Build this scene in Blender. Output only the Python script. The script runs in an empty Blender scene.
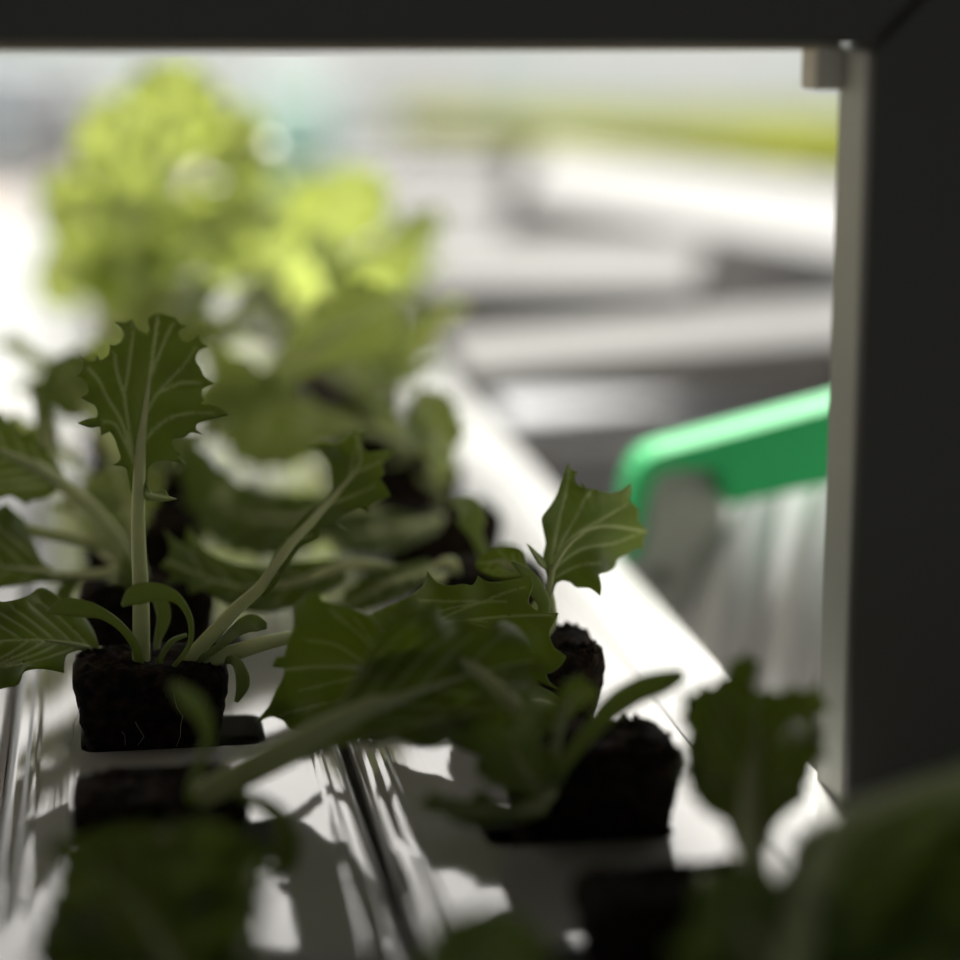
import bpy, bmesh, math, random
from mathutils import Vector, Matrix, noise
from mathutils.geometry import delaunay_2d_cdt
R = random.Random(7)
C = bpy.context.scene.collection
SC = bpy.context.scene

# ------------------------------------------------------------------ camera
F = 2300.0; H = 0.228
TH = math.atan(480 / F); PSI = math.atan(380 / F * math.cos(TH))
s_, c_, st_, ct_ = math.sin(PSI), math.cos(PSI), math.sin(TH), math.cos(TH)
RT = Vector((c_, -s_, 0)); FW = Vector((s_ * ct_, c_ * ct_, -st_)); UP = Vector((s_ * st_, c_ * st_, ct_))
EYE = Vector((0, 0, H))
def ray(px, py): return FW + RT * ((px - 480) / F) + UP * ((480 - py) / F)
def P(px, py, D): return EYE + ray(px, py) * D
def at_z(px, py, z=0.0):
    d = ray(px, py); return EYE + d * ((z - H) / d.z)
def at_y(px, py, y):
    d = ray(px, py); return EYE + d * (y / d.y)
def proj(v):
    v = v - EYE; D = v.dot(FW)
    return (480 + F * v.dot(RT) / D, 480 - F * v.dot(UP) / D, D)

cam_d = bpy.data.cameras.new('camera'); cam = bpy.data.objects.new('camera', cam_d); C.objects.link(cam)
cam.matrix_world = Matrix(((RT.x, UP.x, -FW.x, EYE.x), (RT.y, UP.y, -FW.y, EYE.y), (RT.z, UP.z, -FW.z, EYE.z), (0, 0, 0, 1)))
cam_d.sensor_width = 36; cam_d.lens = F / 960 * 36; cam_d.clip_start = .02
cam_d.dof.use_dof = True; cam_d.dof.focus_distance = .712; cam_d.dof.aperture_fstop = 3.0
SC.camera = cam
SC.view_settings.view_transform = 'Standard'; SC.view_settings.look = 'None'
SC.view_settings.exposure = -0.32; SC.view_settings.gamma = 1

# ------------------------------------------------------------------ materials
def mat(name, col, rough=.5, spec=.5, ior=None, metallic=0):
    m = bpy.data.materials.new(name); m.use_nodes = True
    b = m.node_tree.nodes['Principled BSDF']
    b.inputs['Base Color'].default_value = (*col, 1); b.inputs['Roughness'].default_value = rough
    b.inputs['Specular IOR Level'].default_value = spec; b.inputs['Metallic'].default_value = metallic
    if ior: b.inputs['IOR'].default_value = ior
    return m
def nd(m, t, **kw):
    n = m.node_tree.nodes.new(t)
    for k, v in kw.items():
        if k in n.inputs: n.inputs[k].default_value = v
        else: setattr(n, k, v)
    return n
def lk(m, a, b): m.node_tree.links.new(a, b)
def noise_col(m, scale, c1, c2, vec_scale=(1, 1, 1), lo=.35, hi=.65, detail=4):
    b = m.node_tree.nodes['Principled BSDF']
    tc = nd(m, 'ShaderNodeTexCoord'); mp = nd(m, 'ShaderNodeMapping'); mp.inputs['Scale'].default_value = vec_scale
    n = nd(m, 'ShaderNodeTexNoise', Scale=scale, Detail=detail); r = nd(m, 'ShaderNodeValToRGB')
    r.color_ramp.elements[0].color = (*c1, 1); r.color_ramp.elements[1].color = (*c2, 1)
    r.color_ramp.elements[0].position = lo; r.color_ramp.elements[1].position = hi
    lk(m, tc.outputs['Object'], mp.inputs['Vector']); lk(m, mp.outputs[0], n.inputs['Vector'])
    lk(m, n.outputs['Fac'], r.inputs['Fac']); lk(m, r.outputs[0], b.inputs['Base Color'])
    return n, b
def add_bump(m, scale, strength, dist, vec_scale=(1, 1, 1), detail=3):
    b = m.node_tree.nodes['Principled BSDF']
    tc = nd(m, 'ShaderNodeTexCoord'); mp = nd(m, 'ShaderNodeMapping'); mp.inputs['Scale'].default_value = vec_scale
    n = nd(m, 'ShaderNodeTexNoise', Scale=scale, Detail=detail); bp = nd(m, 'ShaderNodeBump', Strength=strength, Distance=dist)
    lk(m, tc.outputs['Object'], mp.inputs['Vector']); lk(m, mp.outputs[0], n.inputs['Vector'])
    lk(m, n.outputs['Fac'], bp.inputs['Height']); lk(m, bp.outputs[0], b.inputs['Normal'])

def leaf_mat(name, dark, light, trans, vein, tfac=.45, rough=.45, spec=.25):
    m = bpy.data.materials.new(name); m.use_nodes = True
    nt = m.node_tree; b = nt.nodes['Principled BSDF']; out = nt.nodes['Material Output']
    at = nd(m, 'ShaderNodeAttribute'); at.attribute_name = 'vein'
    tc = nd(m, 'ShaderNodeTexCoord'); n = nd(m, 'ShaderNodeTexNoise', Scale=90, Detail=4)
    lk(m, tc.outputs['Object'], n.inputs['Vector'])
    r = nd(m, 'ShaderNodeValToRGB'); r.color_ramp.elements[0].color = (*dark, 1); r.color_ramp.elements[1].color = (*light, 1)
    r.color_ramp.elements[0].position = .3; r.color_ramp.elements[1].position = .7
    lk(m, n.outputs['Fac'], r.inputs['Fac'])
    mx = nd(m, 'ShaderNodeMix', data_type='RGBA'); mx.inputs['B'].default_value = (*vein, 1)
    lk(m, at.outputs['Fac'], mx.inputs['Factor']); lk(m, r.outputs[0], mx.inputs['A']); lk(m, mx.outputs['Result'], b.inputs['Base Color'])
    b.inputs['Roughness'].default_value = rough; b.inputs['Specular IOR Level'].default_value = spec
    tr = nd(m, 'ShaderNodeBsdfTranslucent')
    mt = nd(m, 'ShaderNodeMix', data_type='RGBA'); mt.inputs['A'].default_value = (*trans, 1)
    mt.inputs['B'].default_value = (trans[0] * .9 + .12, trans[1] * .85 + .14, trans[2] + .09, 1)
    lk(m, at.outputs['Fac'], mt.inputs['Factor']); lk(m, mt.outputs['Result'], tr.inputs['Color'])
    ms = nd(m, 'ShaderNodeMixShader'); ms.inputs[0].default_value = tfac
    lk(m, b.outputs[0], ms.inputs[1]); lk(m, tr.outputs[0], ms.inputs[2]); lk(m, ms.outputs[0], out.inputs['Surface'])
    bp = nd(m, 'ShaderNodeBump', Strength=.5, Distance=.0006)
    n2 = nd(m, 'ShaderNodeTexNoise', Scale=260, Detail=3); lk(m, tc.outputs['Object'], n2.inputs['Vector'])
    lk(m, n2.outputs['Fac'], bp.inputs['Height']); lk(m, bp.outputs[0], b.inputs['Normal'])
    return m

M_LEAF = leaf_mat('lettuce_leaf', (.040, .066, .020), (.058, .090, .028), (.64, .76, .15), (.46, .50, .31), tfac=.31)
M_STEM = leaf_mat('lettuce_stem', (.48, .53, .27), (.56, .60, .33), (.45, .50, .13), (.5, .56, .28), tfac=.25)
M_SOIL = mat('peat', (.012, .009, .006), .95, .1)
noise_col(M_SOIL, 260, (.006, .005, .004), (.035, .022, .012), lo=.4, hi=.75); add_bump(M_SOIL, 700, 1, .0015)
M_ROOT = mat('root_hair', (.35, .33, .27), .6)
M_PVC = mat('white_pvc', (.60, .60, .58), .055, .6, 1.55)
noise_col(M_PVC, 6, (.33, .33, .315), (.38, .38, .37), (1, .2, 1)); add_bump(M_PVC, 700, .10, .0004, (1, .012, 1), 3)
M_RAIL = mat('rail_white', (.36, .365, .36), .16, .5)
add_bump(M_RAIL, 60, .06, .002, (1, .3, 1))
M_FRAME = mat('dark_frame', (.058, .056, .046), .5, .3)
M_REVEAL = mat('frame_grey', (.7, .71, .66), .5, .3)
noise_col(M_REVEAL, 9, (.33, .34, .29), (.42, .43, .37))
M_DARK = mat('shed_dark', (.34, .33, .30), .8, .2)
M_CHAN = mat('channel_grey', (.3, .3, .3), .75, .1)
noise_col(M_CHAN, 3, (.105, .105, .103), (.14, .14, .138), (1, 4, 1))
M_TRAY = mat('tray_white', (.2, .2, .2), .7, .1)
noise_col(M_TRAY, 2, (.16, .16, .158), (.20, .20, .198))
M_GREEN = mat('green_plastic', (.035, .40, .14), .55, .15)
M_GREYP = mat('grey_panel', (.27, .28, .27), .45, .4)

# ------------------------------------------------------------------ object helpers
def props(o, label=None, cat=None, group=None, kind=None):
    if label: o['label'] = label
    if cat: o['category'] = cat
    if group: o['group'] = group
    if kind: o['kind'] = kind
    return o
def empty(name, loc, label, cat, group=None):
    o = bpy.data.objects.new(name, None); C.objects.link(o); o.location = loc; o.empty_display_size = .02
    return props(o, label, cat, group)
def wloc(o):
    v = Vector((0, 0, 0))
    while o is not None: v = v + o.location; o = o.parent
    return v
def mesh_obj(name, verts, faces, m, parent=None, smooth=True, attr=None, base=None):
    """verts are world coordinates; the object's origin goes to its parent's place (or to base)"""
    L = wloc(parent) if parent else (Vector(base) if base is not None else Vector((0, 0, 0)))
    me = bpy.data.meshes.new(name); me.from_pydata([Vector(v) - L for v in verts], [], faces)
    if attr is not None:
        a = me.attributes.new('vein', 'FLOAT', 'POINT'); a.data.foreach_set('value', attr)
    me.materials.append(m); me.update()
    if smooth: me.polygons.foreach_set('use_smooth', [True] * len(me.polygons))
    o = bpy.data.objects.new(name, me); C.objects.link(o)
    if parent: o.parent = parent
    else: o.location = L
    return o
def fix_normals(o):
    bm = bmesh.new(); bm.from_mesh(o.data); bmesh.ops.recalc_face_normals(bm, faces=bm.faces); bm.to_mesh(o.data); bm.free(); return o
def bevel(o, w, seg=2):
    b = o.modifiers.new('bevel', 'BEVEL'); b.width = w; b.segments = seg; b.limit_method = 'ANGLE'; return o
def box(name, lo, hi, m, parent=None, bev=0):
    x0, y0, z0 = lo; x1, y1, z1 = hi
    v = [(x, y, z) for x in (x0, x1) for y in (y0, y1) for z in (z0, z1)]
    f = [(0, 1, 3, 2), (4, 6, 7, 5), (0, 4, 5, 1), (2, 3, 7, 6), (0, 2, 6, 4), (1, 5, 7, 3)]
    o = mesh_obj(name, v, f, m, parent, smooth=False, base=None if parent else ((x0 + x1) / 2, (y0 + y1) / 2, z0))
    if bev: bevel(o, bev)
    return o
def cr(pts, n):
    """Catmull-Rom through points (tuples of any length), n samples a span"""
    out = []; k = len(pts)
    for i in range(k - 1):
        p0, p1, p2, p3 = pts[max(i - 1, 0)], pts[i], pts[i + 1], pts[min(i + 2, k - 1)]
        for j in range(n):
            t = j / n
            out.append(tuple(.5 * (2 * b + (c - a) * t + (2 * a - 5 * b + 4 * c - d) * t * t + (3 * b - a - 3 * c + d) * t ** 3)
                             for a, b, c, d in zip(p0, p1, p2, p3)))
    out.append(tuple(pts[-1])); return out
def tube_geo(pts, radii, flat=1.0, seg=10):
    """tapering tube through world points; flat squeezes one axis"""
    pts = [Vector(p) for p in pts]; vs = []; fs = []; nn = len(pts)
    ref = None
    for i, p in enumerate(pts):
        t = (pts[min(i + 1, nn - 1)] - pts[max(i - 1, 0)]).normalized()
        if ref is None:
            ref = FW - t * FW.dot(t)
            if ref.length < .1: ref = Vector((0, 0, 1)) - t * t.z
        ref = (ref - t * ref.dot(t)).normalized(); sd = t.cross(ref)
        for k in range(seg):
            a = 2 * math.pi * k / seg
            vs.append(p + (ref * math.cos(a) * flat + sd * math.sin(a)) * radii[i])
    for i in range(nn - 1):
        for k in range(seg):
            a, b = i * seg + k, i * seg + (k + 1) % seg
            fs.append((a, b, b + seg, a + seg))
    fs.append(tuple(range(seg))[::-1]); fs.append(tuple((nn - 1) * seg + k for k in range(seg)))
    return vs, fs
def tube(name, pts, r0, r1, m, parent, flat=1.0, seg=10, rmid=None):
    n = len(pts); rad = []
    for i in range(n):
        t = i / (n - 1)
        rad.append(r0 + (r1 - r0) * t if rmid is None else ((1 - t) ** 2 * r0 + 2 * t * (1 - t) * rmid + t * t * r1))
    v, f = tube_geo(pts, rad, flat, seg)
    return mesh_obj(name, v, f, m, parent, attr=[.3] * len(v) if m in (M_STEM, M_LEAF) else None)

# ------------------------------------------------------------------ leaf surfaces
def inside(p, poly):
    x, y = p; r = False; j = len(poly) - 1
    for i in range(len(poly)):
        xi, yi = poly[i]; xj, yj = poly[j]
        if (yi > y) != (yj > y) and x < (xj - xi) * (y - yi) / (yj - yi) + xi: r = not r
        j = i
    return r
def seg_near(p, line):
    """nearest point on a polyline: (distance, param 0..1, signed side)"""
    best = (1e9, 0, 1); n = len(line) - 1
    for i in range(n):
        ax, ay = line[i][:2]; bx, by = line[i + 1][:2]
        dx, dy = bx - ax, by - ay; L = dx * dx + dy * dy or 1e-9
        t = max(0, min(1, ((p[0] - ax) * dx + (p[1] - ay) * dy) / L))
        qx, qy = ax + t * dx, ay + t * dy; d = math.hypot(p[0] - qx, p[1] - qy)
        if d < best[0]: best = (d, (i + t) / n, 1 if dx * (p[1] - ay) - dy * (p[0] - ax) > 0 else -1)
    return best
def lerp_line(line, t):
    n = len(line) - 1; i = min(int(t * n), n - 1); k = t * n - i
    return tuple(a + (b - a) * k for a, b in zip(line[i], line[i + 1]))
def resample(poly, step):
    out = []; n = len(poly)
    for i in range(n):
        a, b = poly[i], poly[(i + 1) % n]; L = math.hypot(b[0] - a[0], b[1] - a[1]); k = max(1, round(L / step))
        for j in range(k): out.append((a[0] + (b[0] - a[0]) * j / k, a[1] + (b[1] - a[1]) * j / k))
    return out
def smooth_closed(poly, n=6):
    k = len(poly); ext = [poly[-1]] + list(poly) + [poly[0], poly[1]]
    out = []
    for i in range(1, k + 1):
        p0, p1, p2, p3 = ext[i - 1], ext[i], ext[i + 1], ext[min(i + 2, len(ext) - 1)]
        for j in range(n):
            t = j / n
            out.append(tuple(.5 * (2 * b + (c - a) * t + (2 * a - 5 * b + 4 * c - d) * t * t + (3 * b - a - 3 * c + d) * t ** 3)
                             for a, b, c, d in zip(p0, p1, p2, p3)))
    return out
def traced(poly, n=4):
    """rounds a traced margin between its tips; the sharp tips stay sharp"""
    k = len(poly); tg = []
    for i in range(k):
        a, p, c = poly[i - 1], poly[i], poly[(i + 1) % k]
        u = (p[0] - a[0], p[1] - a[1]); v = (c[0] - p[0], c[1] - p[1]); lu, lv = math.hypot(*u) or 1, math.hypot(*v) or 1
        cs = (u[0] * v[0] + u[1] * v[1]) / (lu * lv); g = max(0, min(1, (cs + .1) / .6)) * min(lu, lv)
        tx, ty = u[0] / lu + v[0] / lv, u[1] / lu + v[1] / lv; L = math.hypot(tx, ty) or 1; tg.append((tx / L * g, ty / L * g))
    out = []
    for i in range(k):
        p, q, m, w = poly[i], poly[(i + 1) % k], tg[i], tg[(i + 1) % k]
        for j in range(n):
            t = j / n; t2, t3 = t * t, t ** 3
            out.append(tuple((2 * t3 - 3 * t2 + 1) * p[e] + (t3 - 2 * t2 + t) * m[e] + (3 * t2 - 2 * t3) * q[e] + (t3 - t2) * w[e] for e in (0, 1)))
    return out
def toothed(poly, base, spacing, height, keep, rnd):
    """spiny margin: a tooth about every `spacing`, none within `keep` of the leaf's base"""
    poly = resample(poly, spacing / 5); n = len(poly)
    area = sum(poly[i][0] * poly[(i + 1) % n][1] - poly[(i + 1) % n][0] * poly[i][1] for i in range(n))
    sg = 1 if area > 0 else -1; out = []; ph = 0; hh = height
    for i, p in enumerate(poly):
        a, b = poly[i - 2], poly[(i + 2) % n]; tx, ty = b[0] - a[0], b[1] - a[1]; L = math.hypot(tx, ty) or 1
        k = i % 5
        if k == 0: hh = height * rnd.uniform(.45, 1.3)
        off = (-.22, 0.0, .35, 1.0, .02)[k] * hh
        d = math.hypot(p[0] - base[0], p[1] - base[1])
        off *= max(0, min(1, (d - keep) / (keep + 1e-6)))
        out.append((p[0] + sg * ty / L * off, p[1] - sg * tx / L * off))
    return out
def auto_veins(poly, rib, k=6, ang=42):
    vs = []; n = len(rib) - 1
    for q in range(k):
        t = .04 + .84 * q / k
        for sd in (-1, 1):
            p = lerp_line(rib, min(.98, t + (.05 if sd > 0 else 0))); p2 = lerp_line(rib, min(1, t + .06)); a = math.atan2(p2[1] - p[1], p2[0] - p[0])
            a += sd * math.radians(ang); line = [p[:2]]; x, y = p[:2]; st = 4 * SCALE[0]
            for _ in range(60):
                a -= sd * .012; x += math.cos(a) * st; y += math.sin(a) * st
                if not inside((x, y), poly): break
                line.append((x, y))
            if len(line) > 3: vs.append(line[:max(3, int(len(line) * .92))])
    return vs
SCALE = [1.0]
def blade_geo(poly, rib, veins, step, mapf, veinw, rnd, fine=False):
    """triangulate the outline with the veins inside it; mapf(x, y, d_rib, t_rib, side, vein) -> world point"""
    pts = [tuple(p[:2]) for p in poly]; nb = len(pts); edges = [(i, (i + 1) % nb) for i in range(nb)]
    xs = [p[0] for p in pts]; ys = [p[1] for p in pts]
    y = min(ys); row = 0; vl = [[q[:2] for q in rib]] + [v for v in veins]
    while y < max(ys):
        x = min(xs) + (row % 2) * step / 2
        while x < max(xs):
            q = (x + rnd.uniform(-.12, .12) * step, y + rnd.uniform(-.12, .12) * step)
            if inside(q, pts): pts.append(q)
            x += step
        y += step * .87; row += 1
    if fine:
        for i, line in enumerate(vl):
            for j in range(len(line) - 1):
                (ax, ay), (bx, by) = line[j][:2], line[j + 1][:2]; L = math.hypot(bx - ax, by - ay) or 1
                for e in range(max(1, int(L / (veinw * 1.3)))):
                    t = e / max(1, int(L / (veinw * 1.3))); qx, qy = ax + (bx - ax) * t, ay + (by - ay) * t
                    for o in (0, 1.5 * veinw, -1.5 * veinw):
                        q = (qx - (by - ay) / L * o, qy + (bx - ax) / L * o)
                        if inside(q, pts[:nb]): pts.append(q)
    r = delaunay_2d_cdt([Vector(p) for p in pts], edges, [list(range(nb))], 1, 1e-6)
    V2, Fc = r[0], r[2]; out = []; va = []
    for p in V2:
        q = (p.x, p.y); d, t, s = seg_near(q, rib); v = 0
        for i, line in enumerate(vl):
            dd, tt, _ = seg_near(q, line); w = veinw * ((1.5 - .9 * tt) if i == 0 else (.85 - .45 * tt))
            v = max(v, math.exp(-(dd / w) ** 2) * (1 if i == 0 else .8 - .3 * tt))
        va.append(v); out.append(mapf(q[0], q[1], d, t, s, v))
    return out, [tuple(f) for f in Fc], va
def thick(o, t=.0005):
    s = o.modifiers.new('thickness', 'SOLIDIFY'); s.thickness = t; s.offset = 0; return o

def leaf(parent, outline, rib, petiole=None, step=5, tilt=0.0, cup=.0, ruffle=.003, teeth=None, smooth=True, veins=None,
         veinw=1.7, k=6, ang=42, r0=.0022, r1=.0014, rmid=None, name='leaf', seed=1, m=None, flat=.7, label=None):
    """a leaf whose outline was measured in the photograph; every point gets its own depth from the leaf's axis, its tilt (metres of
    depth a metre sideways), its cupping and its ruffles"""
    rnd = random.Random(seed); SCALE[0] = 1.0
    rb = cr([tuple(map(float, p)) for p in rib], 6)
    poly = smooth_closed(outline) if smooth else resample(traced([p[:2] for p in outline]), step)
    if smooth and teeth: poly = toothed(poly, rib[0], teeth[0], teeth[1], teeth[2] if len(teeth) > 2 else 20, rnd)
    elif smooth: poly = resample(poly, step)
    if veins is None: veins = auto_veins(poly, rb, k, ang)
    else: veins = [[q[:2] for q in cr([tuple(map(float, p)) for p in v], 6)] for v in veins]
    D0 = sum(p[2] for p in rb) / len(rb); px = D0 / F
    def mp(x, y, d, t, s, v):
        D = lerp_line(rb, t)[2]; lat = s * d * px
        D += tilt * lat - cup * (d * px) ** 2 * 20
        D += ruffle * min(1, d * px / .012) * noise.noise(Vector((x * px * 95, y * px * 95, seed * 3.7))) * 1.6
        D += v * .0006
        return P(x, y, D)
    vs, fs, va = blade_geo(poly, rb, veins, step, mp, veinw, rnd, D0 < .8)
    o = mesh_obj(name, vs, fs, m or M_LEAF, parent, attr=va)
    if D0 < .96: thick(o)
    if label: o['label'] = label
    if petiole:
        pc = cr([tuple(map(float, p)) for p in petiole], 8); n = len(pc)
        rad = [r0 + (r1 - r0) * i / (n - 1) if rmid is None else (1 - i / (n - 1)) ** 2 * r0 + 2 * (i / (n - 1)) * (1 - i / (n - 1)) * rmid + (i / (n - 1)) ** 2 * r1 for i in range(n)]
        tl = seg_near(pc[-1], rb)[1]; te = min(.8, tl + .38)
        for i in range(1, 8):                             # the stalk runs out along the midrib
            q = lerp_line(rb, tl + (te - tl) * i / 7); pc.append((q[0], q[1], q[2] - .0002)); rad.append(r1 + (.0003 - r1) * i / 7)
        v, f = tube_geo([P(*q) for q in pc], rad, flat, 10)
        mesh_obj('petiole', v, f, M_STEM, o, attr=[.3] * len(v))
    return o
def strap(parent, line, widths, th=.0011, name='cotyledon', face=0.0, m=None, seg=12):
    """fleshy seed leaf: flattened tapering tube with its own stalk"""
    ln = cr([tuple(map(float, p)) for p in line], 8); pts = [P(*q) for q in ln]
    wd = cr([(float(w),) for w in widths], 8); n = len(ln); vs = []; fs = []
    for i, p in enumerate(pts):
        w = max(.0004, wd[i][0] * ln[i][2] / F); t = (pts[min(i + 1, n - 1)] - pts[max(i - 1, 0)]).normalized()
        nr = (FW - t * FW.dot(t)).normalized(); sd = t.cross(nr)
        ca, sa = math.cos(face), math.sin(face); sd, nr = sd * ca + nr * sa, nr * ca - sd * sa
        for q in range(seg):
            a = 2 * math.pi * q / seg
            vs.append(p + sd * math.cos(a) * w / 2 + nr * math.sin(a) * min(th, w / 2) + nr * (-.12 * w * math.cos(a) ** 2))
    for i in range(n - 1):
        for q in range(seg):
            a, b = i * seg + q, i * seg + (q + 1) % seg; fs.append((a, b, b + seg, a + seg))
    fs.append(tuple(range(seg))[::-1]); fs.append(tuple((n - 1) * seg + q for q in range(seg)))
    return mesh_obj(name, vs, fs, m or M_LEAF, parent, attr=[.12] * len(vs))

# ------------------------------------------------------------------ peat plug
def plug_geo(X, Y, seed, top=.024, depth=.030, wt=.0245, dt=.0185, wb=.0205, db=.0140):
    """tapering block of peat: rough top, sits through the hole (below the channel's top at z=0)"""
    vs = []; fs = []; n = 56; rings = 22
    def pt(a, u, k):
        hw = wb + (wt - wb) * u; hd = db + (dt - db) * u; ca, sa = math.cos(a), math.sin(a)
        e = .32; x = math.copysign(abs(ca) ** e, ca) * hw * k; y = math.copysign(abs(sa) ** e, sa) * hd * k
        return x, y
    zb = -depth
    for r in range(rings):
        u = r / (rings - 1); z = zb + (top - zb) * u
        uu = max(0, min(1, (z + .002) / top)); round_ = 1 - .06 * max(0, (u - .93) / .07)
        for i in range(n):
            a = 2 * math.pi * i / n; x, y = pt(a, uu, round_)
            nz = noise.noise(Vector((x * 260 + seed * 9, y * 260, z * 260))) + .6 * noise.noise(Vector((x * 700, y * 700 + seed, z * 700)))
            g = 1 + (.035 * nz if z > .001 else .008 * nz); vs.append((X + x * g, Y + y * g, z + (.0009 * nz if r == rings - 1 else 0)))
    cap = 7
    for r in range(1, cap + 1):
        k = 1 - r / cap
        for i in range(n if k > 0 else 1):
            a = 2 * math.pi * i / n; x, y = pt(a, 1, .94 * k)
            nz = noise.noise(Vector((x * 200 + seed * 5, y * 200, 3.3))) + .7 * noise.noise(Vector((x * 520, y * 520, seed)))
            vs.append((X + x, Y + y, top + .0016 + .0024 * nz))
    for r in range(rings + cap - 2):
        for i in range(n):
            a, b = r * n + i, r * n + (i + 1) % n; fs.append((a, b, b + n, a + n))
    base = (rings + cap - 2) * n; cen = len(vs) - 1
    for i in range(n): fs.append((base + i, base + (i + 1) % n, cen))
    fs.append(tuple(range(n))[::-1])
    return vs, fs
def plug(parent, X, Y, seed, **kw):
    v, f = plug_geo(X, Y, seed, **kw); rnd = random.Random(seed)
    top = kw.get('top', .024)
    for _ in range(70):                                   # loose crumbs along the rim
        a = rnd.uniform(0, 6.283); e = .42; ca, sa = math.cos(a), math.sin(a); k = rnd.uniform(.5, 1.0)
        x = math.copysign(abs(ca) ** e, ca) * .0240 * k; y = math.copysign(abs(sa) ** e, sa) * .0180 * k
        z = top + .0012 if k < .93 else top - rnd.uniform(0, .02) ; s = rnd.uniform(.0004, .0013); b = len(v)
        cx, cy = X + x, Y + y
        v += [(cx + s, cy, z), (cx - s, cy, z), (cx, cy + s, z), (cx, cy - s, z), (cx + s * .3, cy, z + s * 1.2), (cx, cy, z - s)]
        f += [(b, b + 2, b + 4), (b + 2, b + 1, b + 4), (b + 1, b + 3, b + 4), (b + 3, b, b + 4), (b + 2, b, b + 5), (b + 1, b + 2, b + 5), (b + 3, b + 1, b + 5), (b, b + 3, b + 5)]
    return mesh_obj('root_plug', v, f, M_SOIL, parent)

# ------------------------------------------------------------------ growing channels with planting holes
XA0, XA1, XB1 = -.0367, .0675, .1750
PITCH = .100
def hole_rect(x0, x1, y0, y1, r=.005, n=4):
    out = []
    for cx, cy, a0 in ((x1 - r, y1 - r, 0), (x0 + r, y1 - r, 90), (x0 + r, y0 + r, 180), (x1 - r, y0 + r, 270)):
        for i in range(n + 1):
            a = math.radians(a0 + 90 * i / n); out.append((cx + r * math.cos(a), cy + r * math.sin(a)))
    return out
def channel(name, x0, x1, y0, y1, hole_x, fronts, label, flush=False):
    r = .0045; fx0, fx1 = x0 + .011, x1 - .011; vs = []; fs = []
    pts = [(fx0, y0), (fx1, y0), (fx1, y1), (fx0, y1)]; edges = [(0, 1), (1, 2), (2, 3), (3, 0)]; faces = [[0, 1, 2, 3]]; loops = []
    for fy in fronts:
        hr = hole_rect(hole_x[0], hole_x[1], fy, fy + .031); b = len(pts); pts += hr
        edges += [(b + i, b + (i + 1) % len(hr)) for i in range(len(hr))]; loops.append(hr)
    vv, ee, ff, *_ = delaunay_2d_cdt([Vector(p) for p in pts], edges, [], 0, 1e-7)
    for f in ff:
        c = sum((vv[i] for i in f), Vector((0, 0))) / 3
        if not any(inside((c.x, c.y), hr) for hr in loops): fs.append(tuple(f))
    vs = [(v.x, v.y, 0) for v in vv]
    for hr in loops:                                      # the lip of each hole turns down
        b = len(vs); k = len(hr)
        vs += [(x, y, 0) for x, y in hr] + [(x, y, -.007) for x, y in hr]
        fs += [(b + i, b + (i + 1) % k, b + k + (i + 1) % k, b + k + i) for i in range(k)]
    def prof(s):                                          # edge profile from the flat top outwards and down the side
        if flush and s > 0: return [(x1 - .011, 0), (x1 - .0006, 0), (x1, -.0006), (x1, -.02), (x1, -.05)]
        e = x1 if s > 0 else x0
        pr = [(e - s * .011, 0), (e - s * .0095, .0006), (e - s * .0080, .0006), (e - s * .0066, -.0006), (e - s * .0052, -.0006)]
        pr += [(e - s * r + s * r * math.sin(a), -.0006 - r + r * math.cos(a)) for a in [math.radians(q) for q in (5, 20, 35, 50, 65, 80, 90)]]
        pr += [(e, -.020), (e, -.050)]; return pr
    for s in (1, -1):
        pr = prof(s); b = len(vs)
        for (x, z) in pr: vs += [(x, y0, z), (x, y1, z)]
        for i in range(len(pr) - 1):
            q = (b + 2 * i, b + 2 * i + 1, b + 2 * i + 3, b + 2 * i + 2); fs.append(q if s < 0 else q[::-1])
    b = len(vs); vs += [(x0, y0, -.05), (x1, y0, -.05), (x1, y1, -.05), (x0, y1, -.05)]; fs.append((b, b + 1, b + 2, b + 3))
    o = mesh_obj(name, vs, fs, M_PVC, None, smooth=False, base=((x0 + x1) / 2, (y0 + y1) / 2, -.05))
    fix_normals(o)
    for p in o.data.polygons: p.use_smooth = abs(p.normal.x) > .02 or abs(p.normal.z) < .99
    return props(o, label, 'growing channel')
NROW = 22
fronts = [.39 + PITCH * i for i in range(NROW)]
channel('growing_channel', XA0, XA1, .30, 2.75, (-.0135, .0440), [.092 + f - PITCH + .008 for f in fronts] if False else [f + .0 for f in fronts],
        'glossy white growing channel carrying the seedling in the sharp black root plug')
channel('growing_channel', XA1 + .0022, XB1, .30, 2.75, (.0980, .1512), fronts,
        'glossy white growing channel next to the plain flat rail and the green guard', True)
for i, (x0, x1, lb) in enumerate(((XB1 + .0006, .2070, 'bright white flat rail running past the green guard'), (-.092, XA0 - .0015, 'white flat rail along the outer side of the seedling bed, by the pink floor'))):
    o = box('bed_rail', (x0, .30, -.05), (x1, 2.75, -.0006), M_RAIL, None, .0006); props(o, lb, 'rail')

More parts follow.
